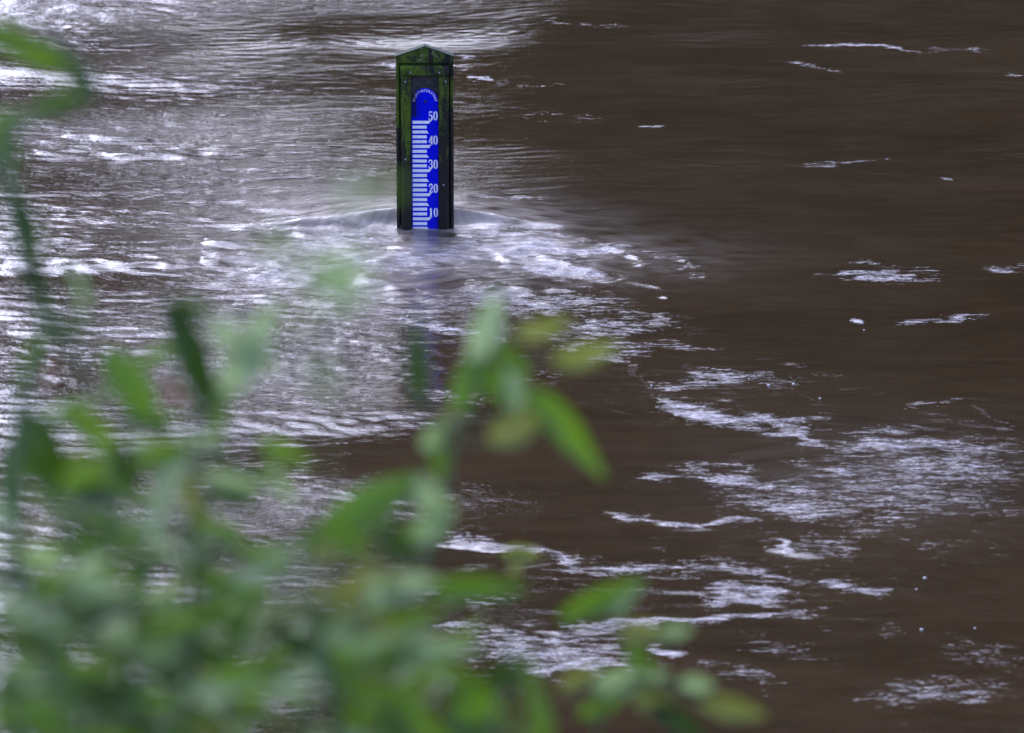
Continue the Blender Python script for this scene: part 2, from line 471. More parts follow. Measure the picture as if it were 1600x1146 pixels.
rng = random.Random(21)
V, F, MI = [], [], []
def wood_tree(x, y, h, r, n, low=.12):
    z0 = far_h(x, y)
    k = 7
    b = len(V)
    for zz, rr in ((z0 - .4, .035 * h * .5), (z0 + h * .55, .014 * h * .5)):
        for i in range(k):
            a = 2 * math.pi * i / k
            V.append((x + rr * math.cos(a), y + rr * math.sin(a), zz))
    for i in range(k):
        F.append((b + i, b + (i + 1) % k, b + k + (i + 1) % k, b + k + i)); MI.append(1)
    for _ in range(n):
        t = rng.random() ** .8
        zz = z0 + h * (low + (1 - low) * t)
        prof = math.sin(math.pi * min(1, .12 + .86 * t)) ** .6
        a = rng.random() * 6.283
        rr = r * prof * (rng.random() ** .45) * (.8 + .3 * math.sin(3 * a + h + t * 9))
        c_ = Vector((x + rr * math.cos(a), y + rr * math.sin(a), zz))
        u = Vector((rng.gauss(0, 1), rng.gauss(0, 1), rng.gauss(0, 1))).normalized()
        w = u.cross(Vector((rng.gauss(0, 1), rng.gauss(0, 1), rng.gauss(0, 1)))).normalized()
        s = rng.uniform(.35, .95) * (h / 20) ** .4
        b = len(V)
        for q in ((-1, -.6), (.2, -1), (1, .3), (-.1, 1)):
            V.append(tuple(c_ + u * s * q[0] + w * s * q[1]))
        F.append((b, b + 1, b + 2, b + 3)); MI.append(0)
x = -3.7
while x < 62:
    for row in range(2):
        wood_tree(x + rng.uniform(-1, 1) + row * 1.7, 47 + row * 6 + rng.uniform(-1.5, 1.5), rng.uniform(29, 36) - (6 if x < -2.6 else 0), rng.uniform(3.0, 4.0), 760)
    x += rng.uniform(3.0, 4.2)
for x in np.arange(-62, -4, 3.3):       # low growth where the far bank opens to the sky
    hh_ = rng.uniform(4.0, 7.5) if x > -20 else rng.uniform(10, 19)
    wood_tree(float(x) + rng.uniform(-1, 1), 49 + rng.uniform(-2, 2), hh_, hh_ * .32, 260, .02)
wood_tree(-7.0, 50, 12.0, 1.6, 420)
mw = mesh('wood', V, F, m_wood)
mw.materials.append(m_bark)
mw.polygons.foreach_set('material_index', MI)
wood = link('far_wood', mw)
tag(wood, 'dark wood of leafy trees on the far bank mirrored in the water', kind='stuff')

# ------------------------------------------------------------------ gauge post
m_mossy, nt, out = new_mat('wet mossy timber')
g = NT(nt)
oc = g.n('ShaderNodeTexCoord').outputs['Object']
sep = g.n('ShaderNodeSeparateXYZ'); g.l(oc, sep.inputs[0])
grain = g.noise(g.mapping(oc, (60, 60, 5)), 1.0, 5, .6)
woodc = g.mixc(grain, (.006, .0055, .005), (.022, .019, .016))
n_big = g.noise(g.mapping(oc, (22, 22, 9)), 1.0, 6, .68, .8)
n_sm = g.noise(oc, 120, 4, .6)
mossf = g.math('ADD', g.math('MULTIPLY', n_big, 1.25), g.math('MULTIPLY', n_sm, .45))
# moss keeps above the splash line and thins out towards the right-hand edge
high = g.ramp(sep.outputs['Z'], .02, .50)
mossf = g.math('ADD', mossf, g.math('MULTIPLY', g.math('SUBTRACT', high, .74), .46))
mossf = g.math('SUBTRACT', mossf, g.math('MULTIPLY', sep.outputs['X'], .50))
mm = g.ramp(mossf, .84, 1.08)
mossc = g.mixc(g.noise(oc, 45, 4), (.024, .048, .003), (.115, .175, .018))
c1 = g.mixc(mm, woodc, mossc)
lich = g.math('ADD', g.noise(g.mapping(oc, (1, 1, 1), (5, 2, 1)), 34, 5, .7, .4), g.math('MULTIPLY', g.ramp(sep.outputs['Z'], .60, .74), .17))
lf = g.math('MULTIPLY', g.ramp(lich, .735, .80), .9)
c2 = g.mixc(lf, c1, (.20, .27, .15))
bs = g.n('ShaderNodeBsdfPrincipled')
g.l(c2, bs.inputs['Base Color'])
g.l(g.math('ADD', g.math('MULTIPLY', mm, .30), .60), bs.inputs['Roughness'])
bs.inputs['Specular IOR Level'].default_value = .22
bp = g.n('ShaderNodeBump'); bp.inputs['Strength'].default_value = .8; bp.inputs['Distance'].default_value = .004
g.l(g.math('ADD', g.math('MULTIPLY', n_sm, g.math('ADD', mm, .2)), g.math('MULTIPLY', grain, .5)), bp.inputs['Height'])
g.l(bp.outputs[0], bs.inputs['Normal'])
g.l(bs.outputs[0], out.inputs['Surface'])

def simple_mat(name, color, rough=.5, metal=0.0, noise=None):
    m, nt, out = new_mat(name)
    g = NT(nt)
    bs = g.n('ShaderNodeBsdfPrincipled'); bs.inputs['Roughness'].default_value = rough; bs.inputs['Metallic'].default_value = metal
    oc = g.n('ShaderNodeTexCoord').outputs['Object']
    c2 = noise or tuple(v * .7 for v in color)
    g.l(g.mixc(g.ramp(g.noise(oc, 70, 5, .6), .35, .7), color, c2), bs.inputs['Base Color'])
    g.l(bs.outputs[0], out.inputs['Surface'])
    return m

m_steel = simple_mat('galvanised screw', (.30, .32, .40), .35, .7)
m_cap = simple_mat('weathered pale edge', (.030, .042, .020), .9, 0, (.012, .022, .008))
m_dark = simple_mat('shade dark recess and nail', (.012, .010, .009), .7, 0, (.045, .040, .042))  # recess shade put into the colour; the dark nail shares it

m_blue, nt, out = new_mat('blue enamel plate')
g = NT(nt)
oc = g.n('ShaderNodeTexCoord').outputs['Object']
sep = g.n('ShaderNodeSeparateXYZ'); g.l(oc, sep.inputs[0])
strip_n = g.noise(g.mapping(oc, (40, 40, 12)), 1.0, 5, .65)
# noisy dark strip and fainter band below the arched top, on its left
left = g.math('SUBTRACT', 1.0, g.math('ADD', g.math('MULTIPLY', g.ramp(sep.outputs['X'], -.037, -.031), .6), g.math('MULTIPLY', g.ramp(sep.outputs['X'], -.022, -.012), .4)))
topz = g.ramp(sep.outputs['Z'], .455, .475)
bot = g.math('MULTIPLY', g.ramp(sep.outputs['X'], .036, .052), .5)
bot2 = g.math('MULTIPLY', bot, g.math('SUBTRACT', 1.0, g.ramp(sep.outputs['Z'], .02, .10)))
df = g.math('ADD', g.math('MULTIPLY', g.math('MULTIPLY', left, topz), g.math('ADD', strip_n, .35)), bot2, True)
fine = g.math('MULTIPLY', g.ramp(g.noise(oc, 210, 3), .62, .75), .10)
silt_l = g.math('MULTIPLY', g.math('SUBTRACT', 1.0, g.ramp(sep.outputs['Z'], -.002, .075)), g.ramp(g.noise(oc, 60, 5, .7), .40, .70))
bs = g.n('ShaderNodeBsdfPrincipled')
bs.inputs['Roughness'].default_value = .22
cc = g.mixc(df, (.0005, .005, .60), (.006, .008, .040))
cc = g.mixc(g.math('MULTIPLY', silt_l, .55), cc, (.05, .04, .045))
cc = g.mixc(g.math('MULTIPLY', g.ramp(g.noise(oc, 26, 5, .6), .52, .75), .30), cc, (.004, .010, .26))
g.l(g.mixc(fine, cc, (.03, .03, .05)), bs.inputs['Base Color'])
bs.inputs['Specular IOR Level'].default_value = .15
g.l(bs.outputs[0], out.inputs['Surface'])
m_white = simple_mat('white enamel', (.88, .88, .88), .3, 0, (.72, .72, .75))
m_worn = simple_mat('worn white enamel', (.62, .62, .66), .4, 0, (.22, .22, .26))

def prism(outline, y0, y1, bevel=0.0, dirs=None):
    """outline: list of (x, z); extruded from front y0 to back y1"""
    bm = bmesh.new()
    fr = [bm.verts.new((x, y0, z)) for x, z in outline]
    bk = [bm.verts.new((x, y1, z)) for x, z in outline]
    bm.faces.new(fr); bm.faces.new(bk[::-1])
    n = len(outline)
    for i in range(n):
        bm.faces.new((fr[i], bk[i], bk[(i + 1) % n], fr[(i + 1) % n]))
    bmesh.ops.recalc_face_normals(bm, faces=bm.faces)
    if bevel:
        es = [e for e in bm.edges if abs(e.verts[0].co.y - e.verts[1].co.y) < 1e-6 and e.verts[0].co.y == y0]
        bmesh.ops.bevel(bm, geom=es, offset=bevel, segments=2, affect='EDGES', profile=.6)
    return bm

post = empty('gauge_post', (0, 0, 0))
tag(post, 'mossy wooden gauge post with pointed top standing in the flooded river', 'water gauge')
YF = 0.0          # front of the frame; the back board lies behind it
FT = .030         # frame thickness
# back board, gable top
hw = .1150
board = link('board', bm_mesh('board', prism([(-hw, -1.6), (hw, -1.6), (hw, .716), (0, .756), (-hw, .716)], YF + FT + .012, YF + FT + .024, .0), m_mossy), post)
# rim strips and a pointed head piece stand proud of the board, leaving a dark groove round the frame
for s in (-1, 1):
    xs_ = sorted((s * hw, s * (hw - .0115)))
    link('rim_strip', bm_mesh('rim_strip', prism([(xs_[0], -1.6), (xs_[1], -1.6), (xs_[1], .690), (xs_[0], .690)], YF + .018, YF + FT + .0115, .003), m_mossy), post)
link('gable_head', bm_mesh('gable_head', prism([(-hw, .6915), (hw, .6915), (hw, .716), (0, .756), (-hw, .716)], YF + .016, YF + FT + .0115, .004), m_mossy), post)
# pale weathered strips along the two slopes of the gable
for s in (-1, 1):
    bm = bmesh.new()
    a0 = Vector((s * (hw + .002), 0, .7160)); a1 = Vector((0, 0, .7572))
    t_ = Vector((0, 0, .004))
    y0, y1 = YF + .014, YF + FT + .026
    q = []
    for y in (y0, y1):
        for p in (a0, a1, a1 + t_, a0 + t_):
            q.append(bm.verts.new((p.x, y, p.z)))
    for f in ((0, 1, 2, 3), (4, 5, 6, 7), (0, 1, 5, 4), (1, 2, 6, 5), (2, 3, 7, 6), (3, 0, 4, 7)):
        bm.faces.new([q[i] for i in f])
    link('gable_strip', bm_mesh('gable_strip', bm, m_cap), post)
# frame: two uprights and a head rail, chamfered
fo, fi, ftop, rail_b = .0965, .0555, .681, .640
def stile(s):
    bm = bmesh.new()
    # section: outer chamfer (wide), face, inner edge
    sec = [(s * fo, YF + FT - .001), (s * fo, YF + .012), (s * (fo - .010), YF), (s * (fi + .004), YF), (s * fi, YF + .004), (s * fi, YF + FT - .001)]
    zt = ftop if False else rail_b
    lo = [bm.verts.new((x, y, -1.6)) for x, y in sec]
    hi = [bm.verts.new((x, y, zt)) for x, y in sec]
    n = len(sec)
    for i in range(n):
        bm.faces.new((lo[i], lo[(i + 1) % n], hi[(i + 1) % n], hi[i]))
    bm.faces.new(lo); bm.faces.new(hi[::-1])
    return bm
for s in (-1, 1):
    link('frame_upright', bm_mesh('frame_upright', stile(s), m_mossy), post)
bm = bmesh.new()
sec = [(YF + FT - .001, rail_b + .0015), (YF + .003, rail_b + .0015), (YF - .001, rail_b + .006), (YF - .001, ftop - .010), (YF + .010, ftop), (YF + FT - .001, ftop)]
for_x = (-fo - .002, fo + .002)
lo = [bm.verts.new((for_x[0], y, z)) for y, z in sec]; hi = [bm.verts.new((for_x[1], y, z)) for y, z in sec]
n = len(sec)
for i in range(n):
    bm.faces.new((lo[i], lo[(i + 1) % n], hi[(i + 1) % n], hi[i]))
bm.faces.new(lo); bm.faces.new(hi)
link('frame_rail', bm_mesh('frame_rail', bm, m_mossy), post)
# back of the recess above the arched plate, its shade put into the colour
link('recess_panel', bm_mesh('recess_panel', prism([(-fi + .0005, -1.5), (fi - .0005, -1.5), (fi - .0005, rail_b), (-fi + .0005, rail_b)], YF + FT - .006, YF + FT - .002), m_dark), post)

# enamel plate: arched top
PY = YF + FT - .0130
pw = .0535
arc = [(pw * math.cos(t), .5335 + pw * math.sin(t)) for t in np.linspace(0, math.pi, 25)]
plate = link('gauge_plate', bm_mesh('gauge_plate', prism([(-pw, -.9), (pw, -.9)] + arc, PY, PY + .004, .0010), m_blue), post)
def Zm(mark): return mark * .01005 - .0500
def flat(name, polys, mat, y=PY - .0007, th=.0006):
    bm = bmesh.new()
    for pl in polys:
        fr = [bm.verts.new((x, y, z)) for x, z in pl]
        bm.faces.new(fr)
    bmesh.ops.triangulate(bm, faces=bm.faces[:])
    ex = bmesh.ops.extrude_face_region(bm, geom=bm.faces[:])
    for v in [e for e in ex['geom'] if isinstance(e, bmesh.types.BMVert)]:
        v.co.y += th
    return bm_mesh(name, bm, mat)
L0 = -pw + .0035
for mk in range(50, -42, -2):
    zt = Zm(mk); zb = zt - .0122
    r = mk % 10
    if r == 0: pl = [(L0, zb), (L0 + .066, zb), (L0 + .0755, zt), (L0, zt)]
    elif r == 6: pl = [(L0, zb), (L0 + .0655, zb), (L0 + .0575, zt), (L0, zt)]
    else: pl = [(L0, zb), (L0 + .0570, zb), (L0 + .0570, zt), (L0, zt)]
    link('tick_mark', flat('tick_mark', [pl], m_white), plate)

# condensed numerals with fat stems and hairlines
def ring(cx, rx, rix, riy):
    pts = []
    n = 20
    out_, inn = [], []
    for i in range(n):
        t = 2 * math.pi * i / n
        e = lambda v: math.copysign(abs(v) ** .8, v)
        out_.append((cx + rx * e(math.cos(t)), .5 + .5 * e(math.sin(t))))
        inn.append((cx + rix * e(math.cos(t)), .5 + riy * e(math.sin(t))))
    return [[out_[i], out_[(i + 1) % n], inn[(i + 1) % n], inn[i]] for i in range(n)]
def ribbon(pts):
    """pts: (x, z, half width) along a stroke -> quads"""
    L, Rr = [], []
    for i, (x, z, w) in enumerate(pts):
        x0, z0, _ = pts[max(i - 1, 0)]; x1, z1, _ = pts[min(i + 1, len(pts) - 1)]
        d = math.hypot(x1 - x0, z1 - z0) or 1
        nx_, nz_ = -(z1 - z0) / d, (x1 - x0) / d
        L.append((x + nx_ * w, z + nz_ * w)); Rr.append((x - nx_ * w, z - nz_ * w))
    return [[L[i], L[i + 1], Rr[i + 1], Rr[i]] for i in range(len(pts) - 1)]
def arc_pts(cx, cz, rx, rz, a0, a1, w0, w1, n=10):
    o = []
    for i in range(n + 1):
        t = R(a0 + (a1 - a0) * i / n)
        w = w0 + (w1 - w0) * math.sin(math.pi * i / n)
        o.append((cx + rx * math.cos(t), cz + rz * math.sin(t), w))
    return o
GL = {
    '0': ring(.25, .245, .08, .42),
    '1': ribbon([(.24, 0.04, .098), (.24, .99, .098)]) + ribbon([(.08, .02, .028), (.40, .02, .028)]) + ribbon([(.06, .80, .03), (.20, .95, .05)]),
    '2': ribbon(arc_pts(.23, .74, .17, .235, 185, -25, .05, .07) + [(.36, .56, .098), (.24, .34, .06), (.10, .14, .045)]) + ribbon([(.06, .07, .07), (.44, .07, .075)]) + ribbon([(.43, .05, .03), (.455, .24, .02)]) + ribbon([(.03, .72, .055), (.13, .70, .055)]),
    '3': ribbon(arc_pts(.21, .745, .17, .225, 190, -80, .05, .075)) + ribbon(arc_pts(.21, .275, .19, .25, 85, -185, .04, .09)) + ribbon([(.14, .535, .03), (.26, .535, .03)]),
    '4': ribbon([(.335, 0, .098), (.335, .98, .098)]) + ribbon([(.31, .97, .05), (.05, .30, .035)]) + ribbon([(.02, .27, .045), (.50, .27, .045)]) + ribbon([(.20, .02, .03), (.47, .02, .03)]),
    '5': ribbon([(.10, .93, .07), (.42, .93, .07)]) + ribbon([(.10, .97, .03), (.09, .50, .03)]) + ribbon(arc_pts(.22, .29, .19, .285, 130, -165, .03, .095)) + ribbon([(.02, .23, .05), (.12, .21, .05)]),
}
for txt, mk in (('50', 50), ('40', 40), ('30', 30), ('20', 20), ('10', 10), ('0', 0)):
    h_ = .0370
    sx_ = h_ * .98
    polys = []
    x0 = .0500 - len(txt) * .52 * sx_ + .002
    z0 = Zm(mk) + .0020
    for k, ch in enumerate(txt):
        for pl in GL[ch]:
            polys.append([(x0 + k * .53 * sx_ + x * sx_, z0 + z * h_) for x, z in pl])
    link('numeral', flat('numeral', polys, m_white), plate)

# arched lettering round the top of the plate
def arch_lettering(text, cz, rad, size, a0, a1):
    bm = bmesh.new()
    dg = None
    n = len(text)
    for i, ch in enumerate(text):
        cu = bpy.data.curves.new('letter', 'FONT')
        cu.body = ch; cu.size = size; cu.align_x = 'CENTER'; cu.resolution_u = 2
        cu.offset = size * .015
        ob = bpy.data.objects.new('letter', cu)
        col.objects.link(ob)
        dg = bpy.context.evaluated_depsgraph_get(); dg.update()
        m_ = bpy.data.meshes.new_from_object(ob.evaluated_get(dg))
        a = R(a0 + (a1 - a0) * i / (n - 1))
        M = (Matrix.Translation((rad * math.cos(a), PY - .0007, cz + rad * math.sin(a))) @ Matrix.Rotation(-(a - math.pi / 2), 4, 'Y')
             @ Matrix.Rotation(R(90), 4, 'X') @ Matrix.Scale(.82, 4, (1, 0, 0)))
        m_.transform(M)
        bm.from_mesh(m_)
        bpy.data.meshes.remove(m_)
        bpy.data.objects.remove(ob)
        bpy.data.curves.remove(cu)
    me_ = bpy.data.meshes.new('lettering')
    bm.to_mesh(me_); bm.free()
    return me_
me_ = arch_lettering('RIJKSWATERSTAAT', .5335, .0390, .0150, 176, 4)
me_.materials.append(m_white); me_.materials.append(m_worn)
cxs = [p.center.x for p in me_.polygons]
me_.polygons.foreach_set('material_index', [1 if x < -.012 else 0 for x in cxs])
link('lettering', me_, plate)

def screw(name, x, z, y, r, parent, mat):
    bm = bmesh.new()
    bmesh.ops.create_uvsphere(bm, u_segments=10, v_segments=6, radius=r)
    for v in bm.verts: v.co.y *= .55
    bmesh.ops.translate(bm, vec=(x, y, z), verts=bm.verts)
    return link(name, bm_mesh(name, bm, mat, True), parent)
def px_x(px): return (px - 664.5) / 387.0
def px_z(py): return (358 - py) / 373.0
for px, py in ((642.7, 112), (687, 112), (634.5, 126), (697, 125.5), (634.4, 246), (693.2, 285.5)):
    screw('screw', px_x(px), px_z(py) - .004, YF - .0005, .0044, post, m_steel)
screw('nail', .0015, .5330, PY - .001, .0060, plate, m_dark)

# ------------------------------------------------------------------ leaves and stems
def leaf_mat(name, top, top2, under, spec=.32):
    m, nt, out = new_mat(name)
    g = NT(nt)
    oc = g.n('ShaderNodeTexCoord').outputs['Object']
    geo = g.n('ShaderNodeNewGeometry')
    rnd = g.n('ShaderNodeObjectInfo').outputs['Random']
    f = g.math('ADD', g.math('MULTIPLY', rnd, .75), g.math('MULTIPLY', g.noise(oc, 3.0, 4), .25))
    c = g.mixc(f, top, top2)
    c = g.mixc(geo.outputs['Backfacing'], c, under)
    bs = g.n('ShaderNodeBsdfPrincipled')
    g.l(c, bs.inputs['Base Color'])
    bs.inputs['Roughness'].default_value = .42
    bs.inputs['Specular IOR Level'].default_value = spec
    tr = g.n('ShaderNodeBsdfTranslucent')
    hs = g.n('ShaderNodeHueSaturation'); hs.inputs['Saturation'].default_value = 1.15; hs.inputs['Value'].default_value = 1.3
    g.l(c, hs.inputs['Color']); g.l(hs.outputs[0], tr.inputs['Color'])
    mx = g.n('ShaderNodeMixShader'); mx.inputs[0].default_value = .34
    g.l(bs.outputs[0], mx.inputs[1]); g.l(tr.outputs[0], mx.inputs[2])
    g.l(mx.outputs[0], out.inputs['Surface'])
    return m
LM = {
    'g': leaf_mat('mid green leaf', (.066, .135, .010), (.110, .180, .024), (.12, .18, .07)),
    'd': leaf_mat('deep green shaded leaf', (.014, .036, .002), (.036, .072, .004), (.04, .07, .015)),  # deep green, darkened further to paint the shaded holes between leaves
    'l': leaf_mat('pale backlit leaf', (.170, .250, .090), (.245, .310, .145), (.26, .33, .17)),  # pale colour stands in for backlight and sky sheen
    'y': leaf_mat('yellowing leaf', (.120, .150, .022), (.165, .170, .050), (.17, .18, .08)),
    'r': leaf_mat('withered brown leaf', (.130, .085, .045), (.160, .100, .070), (.15, .11, .07)),
}
m_stem = simple_mat('green stem', (.035, .085, .010), .55, 0, (.060, .075, .018))

LEAF = {}
def leaf_mesh(kind, arch):
    key = (kind, arch)
    if key in LEAF: return LEAF[key]
    nseg = 9
    V, F = [], []
    for i in range(nseg + 1):
        t = i / nseg
        w = .5 * (math.sin(math.pi * t ** .80) ** .85) * (1 - .18 * t) if 0 < t < 1 else .012
        zc = -arch * t * t + .03 * math.sin(6 * t)
        for s in (-1, -.5, 0, .5, 1):
            V.append((s * w, t, zc + abs(s) * w * .18 + .012 * math.sin(t * 17 + s)))
    for i in range(nseg):
        for j in range(4):
            a = i * 5 + j
            F.append((a, a + 1, a + 6, a + 5))
    me = mesh('leaf', V, F, LM[kind], True)
    LEAF[key] = me
    return me

def place_leaf(plant, kind, p0, p1, width, roll=0.0, arch=.15, toward=.5):
    """a leaf from its foot p0 to its tip p1; its face leans between the sky and the viewer, then rolls"""
    d = p1 - p0
    L = d.length
    yv = d / L
    ref = (Vector((0, 0, 1)) * (1 - toward) + (CAM - p0).normalized() * toward).normalized()
    zv = (ref - yv * ref.dot(yv))
    if zv.length < 1e-3: zv = Vector((0, -1, .2)) - yv * yv.dot(Vector((0, -1, .2)))
    zv.normalize()
    zv = Matrix.Rotation(roll, 3, yv) @ zv
    xv = yv.cross(zv)
    o = link('leaf', leaf_mesh(kind, round(arch, 2)), plant)
    M = Matrix(((xv.x * width, yv.x * L, zv.x * L), (xv.y * width, yv.y * L, zv.y * L), (xv.z * width, yv.z * L, zv.z * L))).to_4x4()
    M.translation = p0 - plant.location
    o.matrix_basis = M
    return o

def tube(name, pts, r0, r1, plant, k=6):
    V, F = [], []
    n = len(pts)
    for i, p in enumerate(pts):
        d = (pts[min(i + 1, n - 1)] - pts[max(i - 1, 0)]).normalized()
        a = d.orthogonal().normalized(); b = d.cross(a)
        r = r0 + (r1 - r0) * i / (n - 1)
        for j in range(k):
            t = 2 * math.pi * j / k
            V.append(p + a * r * math.cos(t) + b * r * math.sin(t) - plant.location)
    for i in range(n - 1):
        for j in range(k):
            F.append((i * k + j, i * k + (j + 1) % k, (i + 1) * k + (j + 1) % k, (i + 1) * k + j))
    return link(name, mesh(name, V, F, m_stem, True), plant)

def smooth_path(ctrl, n=14):
    out_ = []
    P = [ctrl[0]] + list(ctrl) + [ctrl[-1]]
    for i in range(1, len(P) - 2):
        for k in range(n):
            t = k / n
            a, b, c, d = P[i - 1], P[i], P[i + 1], P[i + 2]
            out_.append(.5 * ((2 * b) + (c - a) * t + (2 * a - 5 * b + 4 * c - d) * t * t + (3 * b - a - 3 * c + d) * t ** 3))
    out_.append(P[-2])
    return out_

def ground(x, y):
    return Vector((x, y, near_h(x, y) - .03))

PX = lambda depth: depth / FPX            # metres per photo pixel at a depth

def plant(name, label, cat, px, py, depth, group=None):
    b = in_air(px, py, depth)
    o = empty(name, ground(b.x, b.y))
    tag(o, label, cat, group)
    return o

FEET, PATHS = [], {}
def leaf_px(pl, kind, a, b, w, depth, roll=0.0, arch=.12, toward=.6, dd=0.0):
    FEET.append((pl, in_air(a[0], a[1], depth)))
    place_leaf(pl, kind, in_air(a[0], a[1], depth), in_air(b[0], b[1], depth + dd), w * .88 * PX(depth), roll, arch, toward)

def stem_px(pl, pts, depth, r, from_ground=True):
    P = [in_air(x, y, depth) for x, y in pts]
    if from_ground:
        P = [pl.location.copy(), pl.location.lerp(P[0], .5) + Vector((0, .02, .03))] + P
    path = smooth_path(P)
    tube('stem', path, r, r * .55, pl)
    PATHS.setdefault(pl.name, []).extend(path[12:])
    return path

rl = random.Random(5)
# --- A: tall stem with a curled tip along the left edge
D = 5.6
A = plant('tall_weed', 'tall thin green stem with curled tip rising at the far left edge', 'plant', 20, 1146, D)
stem_px(A, [(30, 1000), (20, 760), (40, 600), (75, 515), (45, 430), (18, 310), (4, 225), (12, 196), (62, 177), (122, 160), (138, 130), (112, 92), (64, 62), (-20, 42)], D, .0085)
tube('twig', smooth_path([in_air(x, y, D) for x, y in ((75, 515), (105, 530), (130, 600))]), .005, .003, A)
for k, a, b, w, roll, arch in [
    ('g', (-40, 40), (128, 118), 62, .3, .10), ('g', (95, 82), (140, 160), 46, -.2, .05), ('g', (150, 150), (-10, 205), 44, 0, .04), ('d', (35, 395), (95, 520), 40, .1, .04), ('d', (20, 300), (64, 430), 58, .1, .08), ('g', (12, 200), (14, 300), 46, .1, .04),
    ('g', (60, 180), (140, 150), 40, .3, .05), ('d', (126, 100), (142, 168), 44, .2, .05), ('l', (8, 190), (18, 310), 44, .2, .05), ('d', (14, 290), (52, 420), 54, -.2, .10), ('d', (30, 390), (84, 520), 34, .1, .02),
    ('d', (70, 515), (158, 512), 30, .5, .08), ('g', (75, 512), (22, 610), 30, -.3, .05), ('g', (30, 170), (-30, 260), 60, .2, .1),
    ('l', (128, 490), (110, 400), 34, .8, .05), ('r', (60, 600), (95, 560), 24, .6, .05)]:
    leaf_px(A, k, a, b, w, D, roll, arch)

# --- B..: bushy plants filling the lower left
def bush(name, label, px, py, depth, stems, dens, kinds, group, spread=.05, lw=(26, 48), ll=(110, 190)):
    pl = plant(name, label, 'shrub', px, py, depth, group)
    for tip in stems:
        dep = depth + rl.uniform(-spread, spread) * depth
        x0 = px + (tip[0] - px) * .35 + rl.uniform(-40, 40)
        pts = [(x0, max(1190, tip[1] + 330)), ((x0 + tip[0]) / 2 + rl.uniform(-25, 25), (tip[1] + 1180) / 2), (tip[0], tip[1])]
        path = stem_px(pl, pts, dep, .0048)
        start = len(path) // 2 - 4
        m = max(3, int(dens * (1180 - tip[1]) / 100))
        for i in range(m):
            t = i / (m - 1) if m > 1 else 1
            q = path[int(start + (len(path) - 1 - start) * t)]
            ang = rl.choice((-1, 1)) * rl.uniform(.3, 1.9)
            L = rl.uniform(*ll) * PX(dep) * (1 - .25 * t)
            dirv = Vector((math.sin(ang), rl.uniform(-.55, .55), math.cos(ang) * .75 - .22)).normalized()
            place_leaf(pl, rl.choice(kinds), q, q + dirv * L, rl.uniform(*lw) * PX(dep), rl.uniform(-1.2, 1.2), rl.choice((.05, .15, .3)), rl.uniform(.1, .9))
    return pl

GRP = None
B1 = bush('leafy_shrub', 'dense dark green shrub filling the bottom left corner', 120, 1146, 5.2,
          [(20, 830), (90, 760), (60, 950), (150, 900), (210, 980), (10, 1040), (120, 1060), (280, 1010), (230, 870), (330, 1060), (40, 900), (100, 990), (180, 1090), (260, 1100), (60, 1100), (20, 1120), (120, 1130), (320, 1120), (-20, 980), (90, 1010)], 2.7, 'dddddgglly', GRP)
B2 = bush('leafy_shrub', 'mid green shrub with broad upright leaf behind the dark corner shrub', 260, 1146, 6.4,
          [(190, 690), (320, 760), (380, 860), (280, 800), (420, 900), (340, 950), (250, 930), (440, 1000), (360, 1020), (200, 860), (150, 960), (400, 1080), (60, 720), (460, 840), (350, 700), (120, 650), (300, 620), (210, 580)], 2.7, 'ggggdddllly', GRP)
for k, a, b, w, roll, arch in [
    ('d', (262, 468), (345, 660), 66, .15, .06), ('d', (250, 492), (335, 474), 42, .4, .1), ('g', (155, 545), (265, 690), 78, -.1, .12),
    ('d', (45, 640), (95, 800), 84, .1, .10), ('g', (95, 625), (215, 735), 50, .3, .12), ('d', (180, 690), (215, 780), 42, .4, .1),
    ('l', (340, 620), (440, 470), 74, .6, .12), ('l', (330, 490), (430, 590), 60, .9, .12), ('d', (10, 690), (30, 850), 52, .1, .05),
    ('d', (270, 690), (160, 640), 34, .6, .1), ('g', (400, 690), (490, 725), 40, .4, .12), ('l', (300, 720), (215, 850), 84, .7, .1),
    ('y', (290, 730), (315, 830), 46, .6, .05), ('l', (430, 730), (460, 790), 36, .8, .1), ('r', (260, 590), (290, 640), 34, .7, .1),
    ('g', (330, 690), (350, 590), 40, .8, .1)]:
    leaf_px(B2, k, a, b, w, 6.0, roll, arch)
stem_px(B2, [(300, 900), (290, 780), (330, 680), (275, 560), (258, 470)], 6.05, .004)
stem_px(B2, [(180, 920), (170, 760), (200, 640), (165, 560)], 6.05, .004)
B3 = bush('leafy_shrub', 'light green loose shrub leaning right below the middle of the river', 520, 1146, 6.0,
          [(540, 830), (600, 900), (470, 900), (560, 960), (640, 1000), (500, 1020), (430, 1060), (600, 1080), (520, 1090), (660, 1080), (480, 820), (620, 850), (680, 960), (560, 1040)], 2.3, 'gggllly', GRP, .04)
for k, a, b, w, roll, arch in [
    ('g', (505, 850), (655, 735), 92, .2, .14), ('l', (655, 740), (700, 830), 60, .7, .1), ('l', (640, 845), (715, 790), 62, .8, .1),
    ('d', (590, 820), (650, 885), 52, .2, .1), ('l', (560, 930), (690, 905), 60, .5, .1), ('g', (660, 925), (830, 918), 52, .4, .14),
    ('d', (600, 910), (640, 950), 40, .2, .1), ('y', (480, 880), (560, 830), 44, .6, .1), ('g', (690, 1030), (560, 1000), 40, .4, .1)]:
    leaf_px(B3, k, a, b, w, 6.0, roll, arch)
stem_px(B3, [(590, 1060), (610, 950), (680, 830), (700, 740), (715, 660)], 6.1, .0035)
